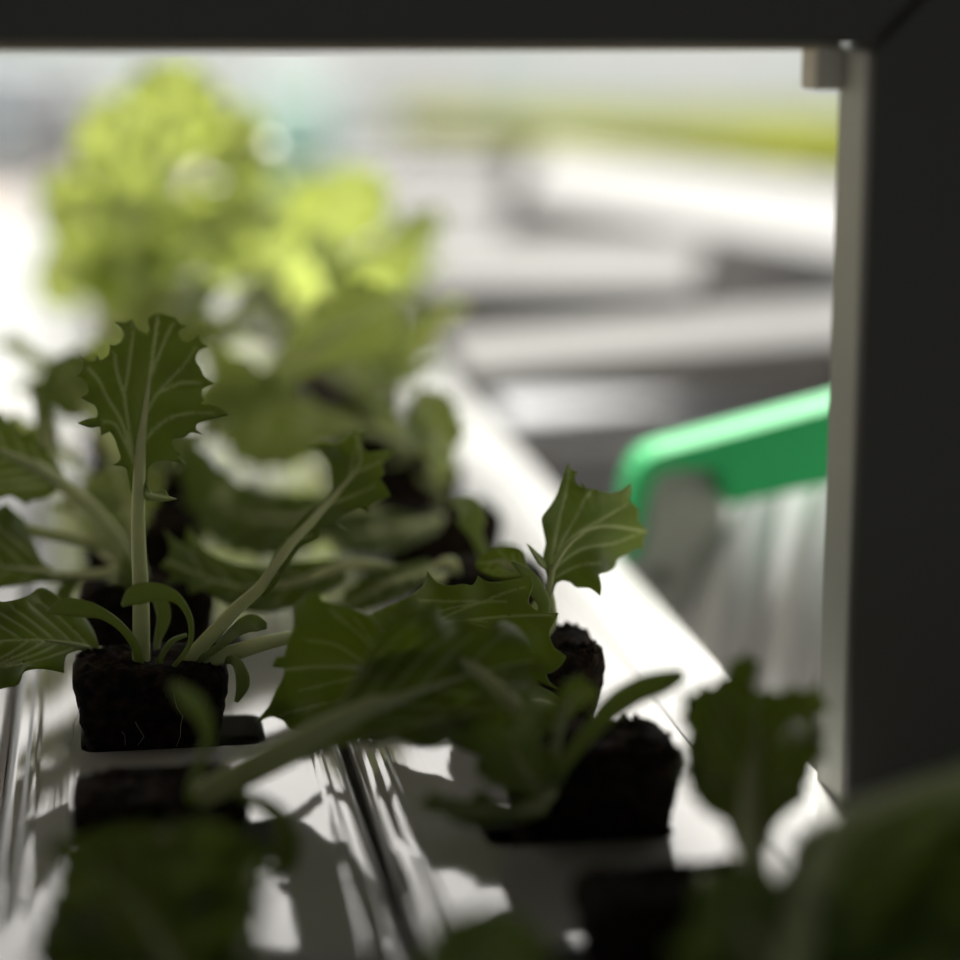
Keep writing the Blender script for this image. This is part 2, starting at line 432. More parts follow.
# ------------------------------------------------------------------ far plants, grown by rule
def proto_blade(seed, L, W, stalk):
    """one broad toothed leaf along +x in its own frame: bends over, ruffled; returns blade and stalk geometry"""
    rnd = random.Random(seed); n = 9; left = []; right = []
    prof = (.10, .30, .62, .88, 1.0, .98, .80, .45)
    for i, w in enumerate(prof):
        x = stalk + (L - stalk) * (i / (len(prof) - .6)); right.append((x, -W / 2 * w * rnd.uniform(.88, 1.1))); left.append((x, W / 2 * w * rnd.uniform(.88, 1.1)))
    poly = [(stalk - .004, 0)] + right + [(L, 0)] + left[::-1]
    poly = toothed(smooth_closed(poly, 5), (stalk, 0), .008, .0042, .012, rnd); rib = [(stalk - .004 + (L - stalk + .002) * i / 10, 0) for i in range(11)]
    SCALE[0] = .0005; veins = auto_veins(poly, rib, 4, 40)
    a0, a1 = rnd.uniform(1.05, 1.35), rnd.uniform(.25, .8)
    def axis(x):
        N = 12; u = w = 0
        for i in range(N):
            a = a0 + (a1 - a0) * ((i + .5) / N * x / L) ** 1.4; u += math.cos(a) * x / N; w += math.sin(a) * x / N
        return u, w, a0 + (a1 - a0) * (x / L) ** 1.4
    def mp(x, y, d, t, s, v):
        u, w, a = axis(x); n_ = .004 * min(1, abs(y) / .01) * noise.noise(Vector((x * 90, y * 90, seed))) * 2 + abs(y) * .25
        return Vector((u - math.sin(a) * n_, y, w + math.cos(a) * n_))
    vs, fs, va = blade_geo(poly, rib, veins, .0055, mp, .0011, rnd)
    sp = [Vector((axis(x)[0], 0, axis(x)[1])) for x in [stalk * 1.25 * i / 8 for i in range(9)]]
    tv, tf = tube_geo(sp, [.0026 - .0012 * i / 8 for i in range(9)], .75, 8)
    def me(nm, v, f, m, at):
        d = bpy.data.meshes.new(nm); d.from_pydata([tuple(p) for p in v], [], f)
        a_ = d.attributes.new('vein', 'FLOAT', 'POINT'); a_.data.foreach_set('value', at)
        d.materials.append(m); d.polygons.foreach_set('use_smooth', [True] * len(d.polygons)); return d
    return me('leaf', vs, fs, M_LEAF, va), me('petiole', tv, tf, M_STEM, [.3] * len(tv))
PROTO = [proto_blade(20 + i, L, W, st) for i, (L, W, st) in enumerate(((.105, .056, .035), (.125, .060, .040), (.090, .050, .030), (.115, .052, .042), (.075, .042, .024)))]
PLUGS = []
for i in range(3):
    v, f = plug_geo(0, 0, 40 + i); d = bpy.data.meshes.new('root_plug'); d.from_pydata(v, [], f); d.materials.append(M_SOIL)
    d.polygons.foreach_set('use_smooth', [True] * len(d.polygons)); PLUGS.append(d)
def grow(parent, n, seed, scale=1.0, z=.024, azs=None, flat=0):
    rnd = random.Random(seed); a = rnd.uniform(0, 6.28)
    for i in range(n):
        bl, pt = PROTO[rnd.randrange(len(PROTO))]
        o = bpy.data.objects.new('leaf', bl); C.objects.link(o); o.parent = parent; o.location = (rnd.uniform(-.003, .003), rnd.uniform(-.003, .003), z - .002)
        az = azs[i] if azs else a + i * 2.4 + rnd.uniform(-.3, .3); sc = scale * rnd.uniform(.8, 1.12) * (1 if i > 1 else .8)
        o.rotation_euler = (rnd.uniform(-.25, .25), rnd.uniform(-.25, .35) + flat, az); o.scale = (sc, sc, sc)
        p = bpy.data.objects.new('petiole', pt); C.objects.link(p); p.parent = o
PX = {'A': .0092, 'B': .1292}
def seedling(row, k, label, group=None, own_plug=True, top=.024):
    """k counts holes from the one nearest the camera"""
    X, Y = PX[row] + R.uniform(-.001, .001), .39 + PITCH * k + .0155
    o = empty('lettuce_seedling', (X, Y, 0), label, 'seedling', group)
    if own_plug: plug(o, X, Y, k * 2 + (row == 'B'), top=top)
    else:
        p = bpy.data.objects.new('root_plug', PLUGS[k % 3]); C.objects.link(p); p.parent = o
    return o, X, Y
def top_of(X, Y, dx=0, dy=0, dz=0): return proj(Vector((X + dx, Y + dy, .0235 + dz)))

def cc(pts, ox, oy, s): return [(ox + p[0] / s, oy + p[1] / s) + tuple(p[2:]) for p in pts]

# ---- first channel, hole at the frame's far face: the seedling in sharp focus
o, X, Y = seedling('A', 3, 'sharp lettuce seedling with one upright spiny leaf, in the crumbly black root plug')
q = lambda pts: cc(pts, 0, 280, 3)
leaf(o, q([(395, 640), (385, 590), (376, 562), (338, 556), (362, 535), (352, 500), (345, 478), (330, 455), (305, 466), (300, 440), (268, 442), (233, 430), (262, 418), (290, 412), (292, 392), (283, 375), (262, 364), (243, 352),
    (265, 340), (262, 310), (250, 295), (228, 287), (246, 268), (248, 245), (239, 220), (255, 242), (285, 243), (291, 226), (302, 241), (325, 225), (330, 193), (340, 196), (358, 190), (372, 165), (362, 140), (345, 126), (375, 127), (396, 117), (410, 146),
    (440, 162), (450, 150), (446, 118), (465, 102), (480, 99), (510, 108), (526, 113), (540, 130), (562, 136), (538, 150), (535, 165), (548, 183), (575, 185), (597, 164), (606, 188), (628, 201), (597, 213), (588, 240), (602, 265), (614, 290), (642, 308), (606, 325), (604, 345),
    (612, 358), (600, 372), (632, 376), (660, 385), (688, 405), (640, 416), (615, 422), (592, 430), (588, 445), (606, 463), (575, 455), (550, 471), (520, 475), (518, 492), (530, 510), (548, 520), (535, 528), (556, 552), (520, 543), (490, 541), (465, 545), (445, 565), (442, 640)]),
    q([(415, 640, .726), (416, 560, .728), (430, 430, .731), (448, 300, .735), (462, 200, .738), (474, 112, .741)]),
    [top_of(X, Y, -.003, -.004), (141, 600, .719), (138.5, 540, .722), (138.6, 490, .725), (140.5, 455, .729)],
    step=4, smooth=False, tilt=.10, ruffle=.003, cup=.25, veinw=2.2, r0=.0030, r1=.0018, flat=.55, seed=3,
    veins=[q(v) for v in ([(408, 600), (398, 520), (385, 430), (374, 350), (382, 290), (392, 215), (400, 150)], [(422, 500), (432, 420), (470, 345), (520, 290), (560, 245), (590, 200)], [(428, 520), (440, 475), (500, 420), (570, 400), (640, 400)],
        [(394, 520), (365, 425), (325, 360), (295, 300), (265, 265)], [(450, 300), (475, 230), (500, 170), (520, 130)], [(374, 350), (350, 270), (345, 220)], [(476, 340), (540, 310), (600, 310)], [(398, 540), (350, 440), (310, 425)])])
leaf(o, q([(436, 600), (455, 640), (470, 634), (495, 630), (505, 648), (530, 656), (500, 664), (470, 664), (440, 660), (430, 640)]), q([(438, 640, .724), (480, 648, .720), (525, 656, .716)]), step=4, smooth=False, veins=[], seed=4, label='small side lobe on the upright stalk')
q = lambda pts: cc(pts, 160, 330, 3)
leaf(o, q([(300, 780), (320, 720), (375, 620), (430, 560), (490, 512), (516, 478), (514, 440), (510, 410), (498, 385), (475, 362), (440, 350), (490, 341), (530, 344), (556, 326), (575, 308), (586, 293), (598, 306), (618, 300), (606, 330), (608, 352), (625, 366), (655, 362), (712, 360), (685, 385), (668, 405),
    (672, 430), (660, 445), (680, 475), (690, 498), (655, 515), (632, 528), (628, 552), (610, 535), (588, 536), (545, 556), (530, 575), (560, 602), (520, 588), (486, 598), (478, 625), (420, 655), (380, 715), (340, 770), (310, 800)]),
    q([(300, 790, .728), (360, 690, .735), (440, 590, .745), (540, 480, .757), (600, 400, .765), (590, 310, .768)]),
    [top_of(X, Y, .010, -.006), (205, 642, .716), (235, 610, .722), (262, 585, .728), (290, 545, .738), (312, 522, .745)],
    step=4, smooth=False, tilt=-.5, cup=.5, ruffle=.005, r0=.0028, r1=.0014, flat=.6, seed=5, k=4, ang=30)
q = lambda pts: cc(pts, 260, 400, 3)
leaf(o, q([(250, 700), (340, 640), (430, 600), (470, 575), (495, 550), (503, 512), (530, 545), (570, 557), (610, 552), (640, 555), (655, 528), (682, 545), (720, 545), (750, 540), (812, 528), (818, 555), (805, 600), (815, 620), (840, 635), (896, 640), (880, 668), (868, 700), (882, 740), (918, 770), (905, 795),
    (880, 815), (858, 822), (868, 845), (893, 866), (850, 850), (800, 800), (775, 860), (700, 900), (560, 930), (400, 880), (290, 780)]),
    q([(250, 730, .745), (400, 700, .735), (560, 670, .722), (720, 650, .712), (880, 645, .705)]),
    [top_of(X, Y, .013, -.004), (235, 652, .715), (287, 638, .728), (330, 640, .742), (380, 636, .738)],
    step=4, smooth=False, tilt=-.35, ruffle=.004, r0=.0030, r1=.0016, seed=6, ang=28, flat=.8,
    veins=[q(v) for v in ([(400, 700), (520, 640), (650, 610), (740, 605)], [(500, 685), (580, 640), (720, 585), (800, 560)], [(480, 600), (600, 605), (720, 600)], [(480, 690), (600, 665), (690, 665)], [(600, 665), (700, 690), (830, 760)], [(560, 680), (640, 740), (760, 800)])])
leaf(o, [(100, 655), (94, 632), (80, 612), (60, 598), (41, 588), (28, 596), (5, 602), (-30, 600), (-70, 620), (-60, 660), (-20, 690), (5, 688), (18, 684), (24, 672), (44, 669), (64, 673), (66, 655), (84, 650)],
     [(98, 650, .735), (60, 642, .725), (20, 640, .715), (-55, 645, .71)], [top_of(X, Y, -.010, .004), (128, 655, .735), (112, 652, .738), (90, 649, .735)], step=5, smooth=False, tilt=.5, ruffle=.004, seed=8, r0=.002, r1=.0014, ang=35)
leaf(o, q([(0, 560), (20, 590), (-30, 640), (-70, 700), (-110, 690), (-60, 610)]), q([(-95, 690, .722), (-40, 620, .725), (5, 575, .728)]), [top_of(X, Y, .008, -.002), (222, 640, .718), (235, 625, .722)], step=4, smooth=True, seed=9, r0=.0016, r1=.001) if False else None
strap(o, [top_of(X, Y, -.003, -.006), (136, 646, .712), (122, 627, .706), (104, 614, .702), (85, 608, .699), (66, 606, .697), (47, 613, .696)], [10, 11, 10, 13, 20, 21, 4], th=.0009, face=.45)
strap(o, [top_of(X, Y, .006, -.010), (189, 646, .704), (191, 622, .700), (182, 603, .697), (168, 593, .695), (150, 591, .694), (134, 595, .693), (122, 606, .692)], [5, 5, 6, 9, 17, 22, 22, 4], th=.0009, face=.4)
strap(o, [top_of(X, Y, .004, -.004), (160, 660, .715), (171, 642, .718), (186, 635, .722)], [5, 6, 6, 4], th=.001)
strap(o, [top_of(X, Y, .002, .004), (158, 640, .735), (164, 618, .738), (160, 600, .74), (150, 590, .742)], [4, 8, 14, 14, 4], th=.0008)
strap(o, [top_of(X, Y, .012, -.006), (218, 648, .712), (236, 632, .718), (252, 624, .722), (266, 626, .724)], [7, 9, 15, 21, 8], th=.0009, face=.5)
strap(o, [top_of(X, Y, .019, -.002), (232, 660, .712), (240, 668, .708), (243, 684, .705), (236, 702, .704)], [6, 9, 12, 14, 4], th=.0012)
for i in (0, 2, 3, 5):
    x = 82 + 19 * i + R.uniform(-6, 6); D = proj(Vector((X, Y - .0175, .01)))[2] - .0012
    tube('root_hair', [P(x + R.uniform(-7, 7) * t + 4 * math.sin(5 * t + i), 690 + 55 * t + R.uniform(-2, 2), D + .003 * t) for t in [j / 6 for j in range(7)]], .00011, .00007, M_ROOT, o, seg=5)

# ---- first channel, hole before it: big leaf sweeping across the picture's middle
o, X, Y = seedling('A', 2, 'blurred seedling with a long pale stalk and broad leaf sweeping over both channels', top=.0165)
q = lambda pts: cc(pts, 250, 560, 3)
leaf(o, q([(120, 575), (180, 530), (235, 470), (290, 390), (340, 310), (395, 215), (415, 160), (440, 175), (470, 130), (500, 160), (560, 120), (580, 180), (640, 175), (700, 200), (760, 185), (810, 215), (850, 270), (870, 360), (835, 440), (800, 520), (760, 570), (690, 585), (640, 570), (600, 545), (560, 560), (510, 560), (440, 535), (380, 548), (300, 552), (200, 585), (140, 600)]),
    q([(130, 588, .622), (230, 520, .626), (350, 460, .632), (500, 400, .638), (680, 340, .645), (850, 300, .655)]),
    [top_of(X, Y, .009, -.008, -.0075), (207, 792, .607), (245, 773, .612), (290, 750, .617), (330, 727, .621), (375, 704, .628)], step=6, smooth=False, tilt=-.35, ruffle=.006, cup=.2, r0=.0026, r1=.0026, rmid=.0060, flat=.5, seed=11, ang=34)
strap(o, [top_of(X, Y, .008, -.012, -.0075), (190, 790, .602), (202, 758, .596), (208, 735, .593), (201, 712, .591), (188, 698, .590), (172, 684, .589)], [7, 8, 9, 11, 20, 22, 8], th=.0012)
strap(o, [top_of(X, Y, .021, -.008, -.0075), (256, 800, .590), (278, 815, .584), (288, 838, .580), (286, 862, .578), (276, 880, .577)], [10, 16, 20, 26, 24, 6], th=.0014)

# ---- first channel, hole before that: dark leaf low in the corner
o, X, Y = seedling('A', 0, 'dark out of focus seedling reaching into the lower corner below the long stalk')
leaf(o, [(150, 1010), (110, 985), (60, 990), (35, 955), (50, 905), (60, 870), (52, 842), (85, 838), (130, 826), (175, 830), (205, 822), (250, 838), (268, 850), (262, 900), (255, 940), (258, 985), (215, 1000), (185, 1015)],
     [(190, 1010, .515), (160, 940, .525), (120, 890, .533), (75, 855, .54)], [top_of(X, Y, -.004, 0), (205, 1050, .485), (190, 1010, .508), (168, 955, .517)], step=8, smooth=True, teeth=(26, 8, 40), tilt=.4, ruffle=.006, seed=13, r0=.0026, r1=.0018)
strap(o, [top_of(X, Y, .012, -.006), (250, 980, .46), (255, 930, .48), (258, 890, .49), (262, 870, .50)], [9, 10, 11, 16, 6])
leaf(o, [(400, 1000), (425, 950), (445, 922), (480, 910), (520, 916), (545, 945), (560, 990), (520, 1030), (440, 1030)], [(420, 1020, .490), (470, 975, .495), (525, 935, .50)],
     [top_of(X, Y, .018, -.004), (330, 1060, .46), (390, 1040, .48), (450, 995, .492)], step=8, teeth=(26, 7, 30), tilt=.2, seed=14, ruffle=.005)

# ---- first channel, further holes
o, X, Y = seedling('A', 4, 'seedling in shade directly behind the upright spiny leaf, stalks reaching outward')
leaf(o, [(62, 470), (40, 445), (15, 428), (-20, 405), (-70, 400), (-90, 430), (-60, 470), (-20, 490), (10, 497), (40, 500), (58, 488)], [(62, 484, .80), (10, 455, .785), (-80, 420, .77)],
     [top_of(X, Y, -.003, -.003), (124, 552, .815), (100, 518, .81), (70, 490, .802), (35, 466, .79)], step=7, teeth=(18, 6, 25), tilt=.3, seed=21, r0=.0034, r1=.0026)
leaf(o, [(25, 523), (5, 508), (-20, 515), (-60, 520), (-70, 545), (-20, 545), (10, 540)], [(27, 530, .80), (-20, 528, .79), (-65, 530, .78)], [top_of(X, Y, -.006, -.002), (112, 548, .815), (75, 540, .81), (20, 528, .80)], step=7, teeth=(18, 5, 25), seed=22, r0=.003, r1=.002)
leaf(o, [(90, 566), (60, 572), (42, 560), (30, 535), (14, 512), (4, 503), (-8, 520), (-30, 530), (-60, 560), (-40, 585), (0, 588), (40, 582), (70, 582)], [(95, 574, .80), (30, 570, .785), (-55, 560, .77)], [top_of(X, Y, -.012, -.004), (122, 572, .81), (95, 574, .80), (50, 575, .79)], step=6, smooth=False, tilt=.4, seed=23, r0=.003, r1=.002)
strap(o, [top_of(X, Y, -.016, -.010), (85, 612, .80), (66, 606, .795), (66, 590, .793), (78, 580, .792)], [6, 8, 12, 16, 5])
leaf(o, [(122, 560), (118, 575), (128, 590), (140, 572), (132, 560), (126, 548)], [(128, 590, .81), (128, 565, .805), (126, 550, .80)], step=5, smooth=False, seed=24, veins=[])
leaf(o, [(45, 470), (58, 450), (56, 420), (45, 395), (30, 385), (34, 410), (36, 440), (40, 460)], [(48, 470, .86), (46, 430, .865), (36, 392, .87)], [top_of(X, Y, -.002, .008), (95, 540, .85), (70, 500, .855), (47, 445, .862)], step=6, seed=25, r0=.0026, r1=.0022)
grow(o, 2, 26, .62, azs=[1.6, 2.2])

# ---- second channel
o, X, Y = seedling('B', 2, 'seedling with a slim strap leaf lifted above its black root plug, toothed leaves drooping')
q = lambda pts: cc(pts, 380, 640, 3)
strap(o, [top_of(X, Y, -.010, -.006), (548, 790, .625), (570, 757, .622), (592, 730, .620), (612, 708, .618), (636, 692, .616), (662, 683, .614), (684, 674, .613)], [16, 16, 15, 18, 25, 27, 25, 12], th=.0011, face=.25, name='leaf')
leaf(o, q([(480, 500), (440, 478), (400, 488), (340, 474), (300, 440), (262, 482), (225, 470), (195, 476), (182, 466), (150, 452), (140, 476), (90, 500), (140, 506), (150, 522), (195, 520), (215, 545), (250, 552), (290, 562), (340, 556), (420, 545), (470, 535), (510, 520)]),
     q([(500, 510, .617), (380, 515, .605), (230, 508, .598), (100, 500, .592)]), [top_of(X, Y, -.012, -.008), (545, 798, .617), (530, 806, .612), (495, 812, .606)], step=5, smooth=False, tilt=.4, seed=31, ruffle=.004, r0=.0024, r1=.0016)
leaf(o, q([(500, 500), (420, 470), (350, 440), (300, 410), (285, 370), (310, 330), (290, 300), (320, 260), (400, 250), (425, 205), (460, 195), (495, 215), (500, 250), (480, 290), (500, 330), (530, 345), (520, 400), (510, 450)]),
     q([(510, 500, .62), (440, 400, .615), (400, 300, .612), (440, 210, .610)]), [top_of(X, Y, -.011, -.004), (552, 790, .624), (545, 795, .62), (530, 780, .617)], step=5, smooth=True, teeth=(14, 4, 25), tilt=.3, seed=32, ruffle=.006, r0=.002)
leaf(o, q([(530, 320), (495, 260), (500, 222), (530, 175), (560, 128), (600, 112), (625, 130), (650, 150), (648, 178), (610, 195), (570, 230), (548, 280)]),
     q([(535, 320, .628), (535, 240, .627), (580, 170, .625), (640, 150, .623)]), [top_of(X, Y, -.008, .004), (556, 775, .63), (556, 745, .629), (562, 715, .628)], step=4, smooth=True, teeth=(12, 4, 15), tilt=.6, seed=33, ruffle=.008, r0=.002)
q = lambda pts: cc(pts, 250, 560, 3)
leaf(o, q([(420, 330), (380, 190), (300, 140), (250, 128), (215, 120), (205, 76), (180, 100), (140, 128), (135, 190), (115, 240), (103, 288), (80, 292), (68, 320), (104, 322), (100, 350), (70, 408), (55, 440), (8, 496), (62, 470), (100, 482), (120, 505), (180, 508), (240, 490), (310, 470), (400, 420)]),
     q([(420, 330, .665), (300, 320, .672), (180, 320, .678), (90, 330, .684)]), [top_of(X, Y, -.014, .006), (520, 712, .635), (470, 668, .645), (420, 660, .655), (385, 670, .665)], step=4, smooth=False, tilt=-.45, cup=.25, seed=34, ruffle=.004, r0=.0026, r1=.0016,
     veins=[q(v) for v in ([(400, 300), (320, 215), (240, 150)], [(360, 320), (260, 255), (170, 240)], [(330, 330), (230, 320), (130, 330)], [(360, 340), (260, 365), (150, 390)], [(380, 350), (290, 410), (180, 440), (80, 470)], [(400, 300), (350, 220), (310, 170)])])
o, X, Y = seedling('B', 3, 'seedling holding one upright spiny leaf against the white rail')
q = lambda pts: cc(pts, 380, 330, 3)
leaf(o, q([(502, 812), (512, 780), (498, 720), (490, 680), (498, 640), (486, 566), (510, 530), (528, 500), (545, 450), (564, 400), (575, 418), (594, 425), (584, 440), (590, 462), (605, 470), (607, 452), (618, 474), (642, 476), (690, 490), (720, 484), (737, 474), (750, 460), (752, 485), (748, 510), (775, 540), (773, 570), (804, 606),
    (792, 618), (788, 656), (770, 655), (745, 670), (712, 688), (704, 710), (690, 724), (655, 734), (664, 765), (660, 797), (630, 775), (590, 772), (570, 756), (545, 752), (528, 762), (518, 790)]),
    q([(510, 790, .735), (520, 720, .737), (570, 640, .741), (660, 590, .746), (800, 605, .755)]), [top_of(X, Y, .002, -.002), (552, 625, .742), (552, 605, .738), (550, 590, .736), (552, 570, .737)], step=3.5, smooth=False, tilt=.12, ruffle=.003, cup=.3, seed=41, r0=.0016, r1=.0010, veinw=1.8,
    veins=[q(v) for v in ([(512, 740), (540, 650), (590, 560), (620, 500), (640, 478)], [(515, 700), (580, 620), (680, 560), (745, 520)], [(520, 720), (600, 660), (700, 640), (780, 610)], [(515, 750), (590, 710), (660, 700)], [(515, 690), (535, 580), (560, 480), (568, 410)])])
leaf(o, q([(440, 640), (455, 652), (472, 668), (492, 688), (500, 720), (480, 705), (462, 680)]), q([(496, 710, .735), (470, 672, .732), (444, 645, .73)]), step=4, smooth=False, veins=[], seed=42)
strap(o, [top_of(X, Y, -.006, -.004), (543, 612, .733), (537, 590, .73), (527, 574, .728), (512, 562, .726)], [8, 12, 16, 12, 3])
leaf(o, q([(455, 735), (440, 700), (430, 665), (400, 650), (350, 650), (320, 670), (290, 690), (290, 715), (320, 735), (380, 745)]), q([(450, 730, .745), (390, 695, .75), (295, 700, .755)]), [top_of(X, Y, -.008, 0), (540, 600, .745), (528, 575, .745), (505, 565, .748)], step=4, smooth=True, seed=43, r0=.0018, r1=.0013)
leaf(o, [(560, 700), (548, 690), (530, 685), (524, 700), (530, 712), (548, 718), (560, 712)], [(560, 706, .70), (542, 700, .695), (526, 700, .69)], step=4, seed=44, veins=[])
o, X, Y = seedling('B', 4, 'shaded seedling whose leaf reaches sideways behind the upright spiny stalk')
q = lambda pts: cc(pts, 160, 330, 3)
leaf(o, [(340, 560), (300, 562), (262, 566), (236, 564), (215, 556), (201, 545), (188, 524), (184, 545), (176, 540), (164, 530), (170, 552), (160, 566), (172, 574), (164, 585), (186, 582), (190, 594), (203, 590), (230, 606), (270, 612), (310, 600), (345, 580)],
     [(345, 568, .805), (290, 584, .800), (230, 585, .795), (165, 560, .79)], [top_of(X, Y, -.012, -.004), (440, 578, .822), (400, 570, .815), (350, 564, .808), (310, 578, .80)], step=5, smooth=False, tilt=.5, seed=51, ruffle=.005, r0=.0024, r1=.0018)
strap(o, [top_of(X, Y, .004, -.010), (476, 535, .815), (472, 522, .81), (466, 508, .805), (452, 502, .80)], [8, 14, 26, 28, 8])
strap(o, [top_of(X, Y, .010, 0), (505, 575, .825), (510, 556, .822), (500, 548, .82)], [8, 16, 24, 10])
leaf(o, [(430, 560), (400, 565), (370, 575), (350, 590), (340, 605), (352, 612), (390, 600), (420, 585)], [(432, 568, .815), (390, 582, .805), (342, 608, .80)], [top_of(X, Y, -.010, -.008), (450, 560, .818), (425, 570, .813), (395, 580, .806)], step=6, teeth=(14, 4, 20), seed=52, tilt=.5)
o, X, Y = seedling('B', 5, 'shaded seedling with pale stalks reaching out behind the leaning spiny leaf')
leaf(o, [(350, 500), (330, 497), (270, 492), (235, 480), (210, 460), (190, 440), (182, 470), (188, 500), (205, 530), (235, 550), (270, 556), (310, 545), (345, 525), (360, 512)],
     [(360, 508, .905), (290, 520, .895), (230, 510, .89), (186, 470, .885)], [top_of(X, Y, -.010, -.004), (430, 530, .922), (395, 518, .915), (355, 508, .905), (310, 516, .897)], step=6, teeth=(20, 6, 25), tilt=.3, seed=61, r0=.003, r1=.002)
leaf(o, [(440, 525), (410, 545), (370, 555), (335, 545), (320, 535), (350, 520), (390, 512)], [(440, 530, .915), (390, 530, .905), (325, 537, .895)], [top_of(X, Y, -.006, -.006), (440, 520, .92), (410, 525, .91), (380, 530, .905)], step=6, teeth=(18, 4, 25), tilt=.6, seed=62, r0=.0026)
grow(o, 2, 63, .6, azs=[2.9, 1.9])
o, X, Y = seedling('B', 6, 'seedling between shade and sun with bright green leaf pointing over the first channel')
leaf(o, [(385, 430), (340, 412), (300, 400), (278, 382), (255, 364), (228, 350), (205, 352), (210, 372), (198, 392), (206, 405), (202, 420), (222, 440), (240, 462), (275, 468), (305, 462), (330, 440), (360, 436)],
     [(388, 432, 1.00), (330, 420, .99), (270, 402, .985), (206, 385, .98)], [top_of(X, Y, -.008, -.006), (410, 445, 1.015), (380, 432, 1.0), (330, 420, .99)], step=7, teeth=(24, 6, 30), tilt=.25, seed=71, r0=.003, r1=.002)
leaf(o, [(432, 478), (430, 462), (438, 450), (446, 456), (462, 450), (454, 462), (456, 474), (444, 482)], [(438, 480, 1.0), (444, 466, .998), (456, 453, .995)], [top_of(X, Y, .002, -.006), (436, 486, 1.003), (440, 474, .999)], step=4, smooth=False, veins=[], seed=73)
grow(o, 2, 72, .62, azs=[2.6, 3.5])
o, X, Y = seedling('A', 5, 'seedling half in sun between the shaded front rows and the glowing plants')
leaf(o, [(60, 355), (85, 352), (98, 372), (92, 398), (78, 420), (55, 412), (40, 390), (44, 368)], [(92, 425, .93), (72, 395, .93), (62, 358, .935)], [top_of(X, Y, 0, 0), (130, 510, .93), (112, 460, .93), (88, 415, .93)], step=7, teeth=(22, 5, 20), seed=73, r0=.0026)
grow(o, 4, 74, .7, azs=[1.4, 2.5, .6, 3.3])
o, X, Y = seedling('A', 6, 'sunlit seedling with a broad green leaf slanting up over the white rail')
leaf(o, [(262, 392), (262, 372), (285, 348), (300, 322), (325, 300), (350, 288), (386, 286), (396, 308), (406, 338), (395, 350), (372, 356), (345, 362), (310, 372), (285, 390)],
     [(262, 386, .99), (310, 352, .985), (355, 322, .98), (396, 300, .975)], [top_of(X, Y, .004, 0), (185, 450, 1.02), (225, 415, 1.0), (265, 384, .99), (320, 345, .984)], step=7, teeth=(24, 6, 30), tilt=.35, seed=75, r0=.003, r1=.002)
grow(o, 5, 76, .95)
# ---- the two rows running on into the sun
for k in range(7, 18):
    for row, far in (('A', 'over the outer channel'), ('B', 'beside the bright white rail')):
        lb = ('pale sunlit seedling ' + far + ', first behind the slanting broad leaf') if k == 7 else 'blurred yellow-green seedling glowing in the sun, far along the row ' + far
        o, X, Y = seedling(row, k, lb, None if k == 7 else 'sunlit seedlings far along the row ' + far, False)
        rn = random.Random(900 + k * 2 + (row == 'B'))
        if row == 'A':
            sc = .95; azs = [rn.uniform(-1.3, 1.3) for _ in range(7)] + [rn.uniform(1.6, 2.4) for _ in range(2)]
        else:
            sc = .58 if k == 7 else .68; azs = None
        grow(o, 6, 100 + k * 2 + (row == 'B'), sc, flat=-.12, azs=azs)
        if row == 'A' and k == 9:
            s0 = top_of(X, Y)
            for i, (ol, rb) in enumerate((
                ([(118, 130), (122, 95), (140, 70), (166, 58), (200, 70), (228, 105), (222, 145), (190, 168), (150, 160)], [(160, 172, 1.33), (166, 120, 1.335), (172, 62, 1.34)]),
                ([(78, 165), (82, 125), (102, 98), (126, 100), (140, 135), (140, 180), (112, 198)], [(128, 200, 1.31), (112, 150, 1.31), (100, 102, 1.315)]),
                ([(200, 150), (212, 112), (242, 102), (270, 130), (272, 168), (245, 196), (212, 185)], [(200, 195, 1.33), (228, 152, 1.34), (262, 118, 1.345)]),
                ([(40, 200), (52, 172), (78, 176), (96, 205), (92, 240), (62, 246), (44, 228)], [(96, 250, 1.31), (74, 215, 1.315), (50, 186, 1.32)]),
                ([(36, 290), (42, 256), (62, 236), (84, 250), (84, 296), (60, 312)], [(90, 300, 1.32), (66, 280, 1.325), (48, 258, 1.33)]),
                ([(180, 260), (178, 210), (200, 180), (236, 186), (268, 214), (262, 262), (225, 285)], [(180, 280, 1.30), (212, 238, 1.305), (250, 205, 1.31)]),
                ([(110, 250), (100, 205), (118, 170), (150, 172), (172, 205), (165, 250), (140, 265)], [(136, 275, 1.28), (134, 220, 1.285), (132, 174, 1.29)]))):
                q0, q1 = rb[0], rb[1]
                leaf(o, ol, rb, [s0, ((s0[0] + q0[0]) / 2 + (q0[0] - s0[0]) * .12, (s0[1] + q0[1]) / 2 - 8, (s0[2] + q0[2]) / 2), q0, q1], step=8, teeth=(24, 5, 25), seed=200 + i, tilt=(-.5, .4, -.4, .5, .3, -.3, .2)[i], ruffle=.008, r0=.0032, r1=.0018)
        if row == 'B' and k == 8:
            leaf(o, [(325, 285), (345, 262), (372, 248), (392, 226), (415, 214), (442, 214), (436, 236), (424, 250), (420, 276), (400, 286), (375, 276), (345, 290)],
                 [(328, 285, 1.23), (370, 265, 1.22), (410, 240, 1.21), (438, 220, 1.205)], [top_of(X, Y, .003, 0), (285, 330, 1.24), (305, 302, 1.235), (328, 286, 1.23)], step=8, teeth=(24, 5, 25), seed=91, r0=.003)
            leaf(o, [(300, 245), (285, 220), (295, 190), (325, 178), (355, 165), (385, 180), (390, 210), (375, 235), (345, 250), (320, 252)],
                 [(305, 250, 1.26), (330, 222, 1.262), (372, 180, 1.265)], [top_of(X, Y, .001, 0), (275, 310, 1.255), (288, 275, 1.258), (306, 250, 1.26)], step=8, teeth=(24, 5, 25), seed=92, r0=.003)
